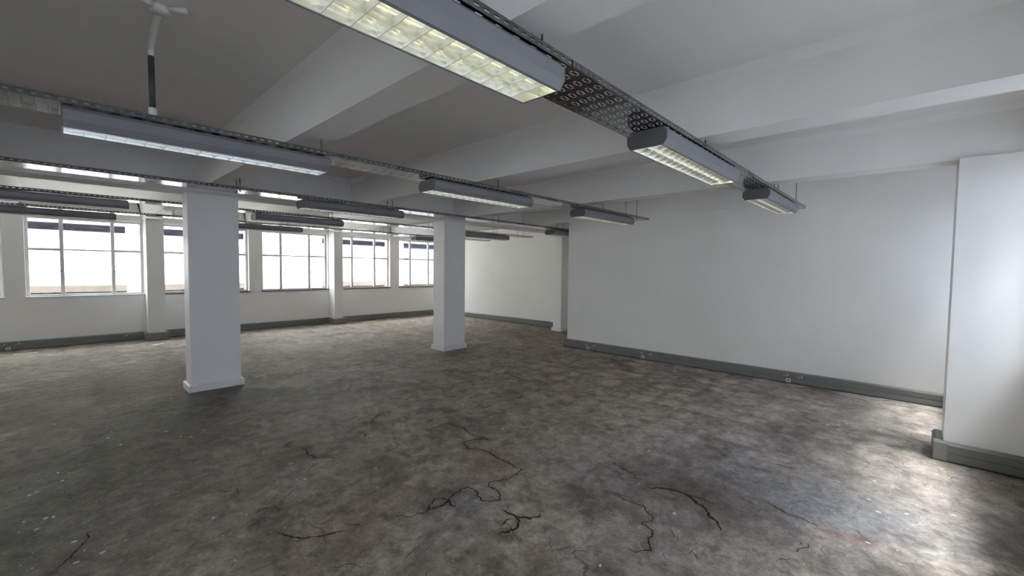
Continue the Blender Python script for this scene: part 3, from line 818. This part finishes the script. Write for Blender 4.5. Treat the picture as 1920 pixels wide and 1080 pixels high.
# short hairline cracks all over the screed
bm = bmesh.new()
for k in range(170):
    a, b = floor_at(rng.uniform(0, 1800), rng.uniform(700, 1075))
    if a > 6.4 or b < YN+.2: continue
    ang = rng.uniform(0, 3.14); L0 = rng.uniform(.04, .20); bend = rng.normal(0, .35)
    pts = [(a, b)]
    for q in range(3):
        ang += bend; pts.append((pts[-1][0]+math.cos(ang)*L0/3, pts[-1][1]+math.sin(ang)*L0/3))
    P = jagged(pts, .16, 2); n = len(P)
    tan = np.gradient(P, axis=0); tan /= np.maximum(np.linalg.norm(tan, axis=1, keepdims=True), 1e-6)
    ww = rng.uniform(.0015, .0045)*np.sin(np.linspace(.15, 3.0, n))*(.5+rng.random(n))
    vl = [bm.verts.new((P[i][0]-tan[i][1]*ww[i]*.5, P[i][1]+tan[i][0]*ww[i]*.5, .0006)) for i in range(n)]
    vr = [bm.verts.new((P[i][0]+tan[i][1]*ww[i]*.5, P[i][1]-tan[i][0]*ww[i]*.5, .0006)) for i in range(n)]
    for i in range(n-1): bm.faces.new([vl[i], vr[i], vr[i+1], vl[i+1]])
o = link('hairline_cracks', to_mesh(bm, 'hairline_cracks'), M['crack'], floor); o['kind'] = 'stuff'

FL = [(*p, r) for p, r in zip(zoomed([(433, 689), (566, 678), (663, 542), (470, 780), (517, 776), (360, 792), (283, 622), (915, 712), (1152, 419), (1672, 469), (1627, 492), (1745, 484), (1566, 427), (1340, 338), (1495, 308), (757, 863), (834, 468), (862, 543)], *A),
     [.016, .010, .013, .010, .013, .008, .010, .012, .013, .013, .013, .012, .012, .010, .010, .006, .010, .010])]
FL += [(*p, .015) for p in zoomed([(1170, 178), (1135, 185), (1085, 183), (1130, 205), (1190, 75), (1115, 78), (1295, 437), (1270, 520), (1310, 575), (1650, 590), (1265, 715), (395, 583), (62, 818), (280, 302), (98, 220), (1440, 585)], *D_)]
FL += [(*p, .014) for p in zoomed([(612, 305), (935, 267), (1020, 297), (1075, 298), (1148, 260), (680, 342), (165, 625), (205, 610), (350, 543), (325, 500), (135, 775), (260, 755), (300, 748), (415, 888), (578, 948), (427, 1005), (205, 818), (1200, 752), (308, 227), (965, 80)], *C3)]
for k in range(240):
    px = rng.uniform(0, 1800); py = rng.uniform(660, 1070)
    FL.append((px, py, rng.uniform(.002, .006)))
bm = bmesh.new()
for px, py, r in FL:
    a, b = floor_at(px, py)
    if a < XL or b < YN+.1 or a > 6.6: continue
    k = 7; ang = rng.uniform(0, 6.28); st = rng.uniform(.45, .9)
    vs0 = []
    for i in range(k):
        t = i*2*math.pi/k; rr = r*rng.uniform(.6, 1.15)
        u, v = rr*math.cos(t), rr*st*math.sin(t)
        vs0.append((a+u*math.cos(ang)-v*math.sin(ang), b+u*math.sin(ang)+v*math.cos(ang)))
    top = [bm.verts.new((x, y, .0016)) for x, y in vs0]; bot = [bm.verts.new((x, y, .0003)) for x, y in vs0]
    bm.faces.new(top)
    for i in range(k): bm.faces.new([bot[i], bot[(i+1) % k], top[(i+1) % k], top[i]])
o = link('paint_flecks', to_mesh(bm, 'paint_flecks'), M['fleck'], floor); o['kind'] = 'stuff'

# two thin pale strips lying near the window wall
for (pa, pb, lb) in (((25, 665), (72, 660), 'long pale paper strip on the floor near the left edge'), ((286, 647), (306, 643.7), 'short pale paper strip on the floor in front of the nearer pilaster')):
    a = Vector(floor_at(*pa)); b = Vector(floor_at(*pb)); L_ = (b-a).length
    o = boxes('paper_strip', M['plastic'], [(-L_/2, L_/2, -.03, .03, 0, .0012)], None, ((a.x+b.x)/2, (a.y+b.y)/2, .0005))
    o.rotation_euler = (0, 0, math.atan2(b.y-a.y, b.x-a.x)); tag(o, lb, 'paper', 'paper strips on the floor')

# ------------------------------------------------------------------ the building across the alley
YO = 14.0
e = empty('opposite_building', (0, YO, 0), 'sunlit white rendered building seen through the far windows', 'building')
def ob(n, m, bl): return boxes(n, M[m], [(a, b, c-YO, d-YO, z0, z1) for a, b, c, d, z0, z1 in bl], e)
ob('wall', 'render', [(-9, -7.0, YO, YO+.5, -7, 3.8), (1.10, 1.76, YO, YO+.5, -7, 3.8), (3.62, 5.84, YO, YO+.5, -7, 3.8), (8.12, 8.88, YO, YO+.5, -7, 3.8), (12.2, 16, YO, YO+.5, -7, 3.8)])
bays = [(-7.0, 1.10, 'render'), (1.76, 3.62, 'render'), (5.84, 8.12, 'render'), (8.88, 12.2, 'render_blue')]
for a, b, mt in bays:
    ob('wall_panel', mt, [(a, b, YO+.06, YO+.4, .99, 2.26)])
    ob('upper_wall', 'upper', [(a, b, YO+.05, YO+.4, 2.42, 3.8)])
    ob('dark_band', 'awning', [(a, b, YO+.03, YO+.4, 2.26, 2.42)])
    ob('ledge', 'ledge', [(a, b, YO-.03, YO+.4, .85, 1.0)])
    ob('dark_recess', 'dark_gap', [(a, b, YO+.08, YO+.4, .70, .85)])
    ob('lower_wall', 'render', [(a, b, YO+.03, YO+.4, -7, .70)])
bm = bmesh.new(); tube_bm(bm, [(5.16, -.03, -7), (5.16, -.03, 3.8)], .03, 10)
link('downpipe', to_mesh(bm, 'downpipe'), M['pipe'], e)
tag(boxes('ground', M['street'], [(-25, 30, -30, 40, -7.2, -7)]), 'alley ground far below the windows', 'ground', kind='structure')

YS = -6.0  # building added out of view to hold back sky light
e = empty('street_building', (0, YS, 0), 'plain pale building across the street outside the near windows', 'building')
boxes('wall', M['street_wall'], [(-12, 18, -.5, 0, -7, 8.8)], e)
boxes('parapet', M['ledge'], [(-12, 18, -.55, .08, 8.8, 9.0)], e)
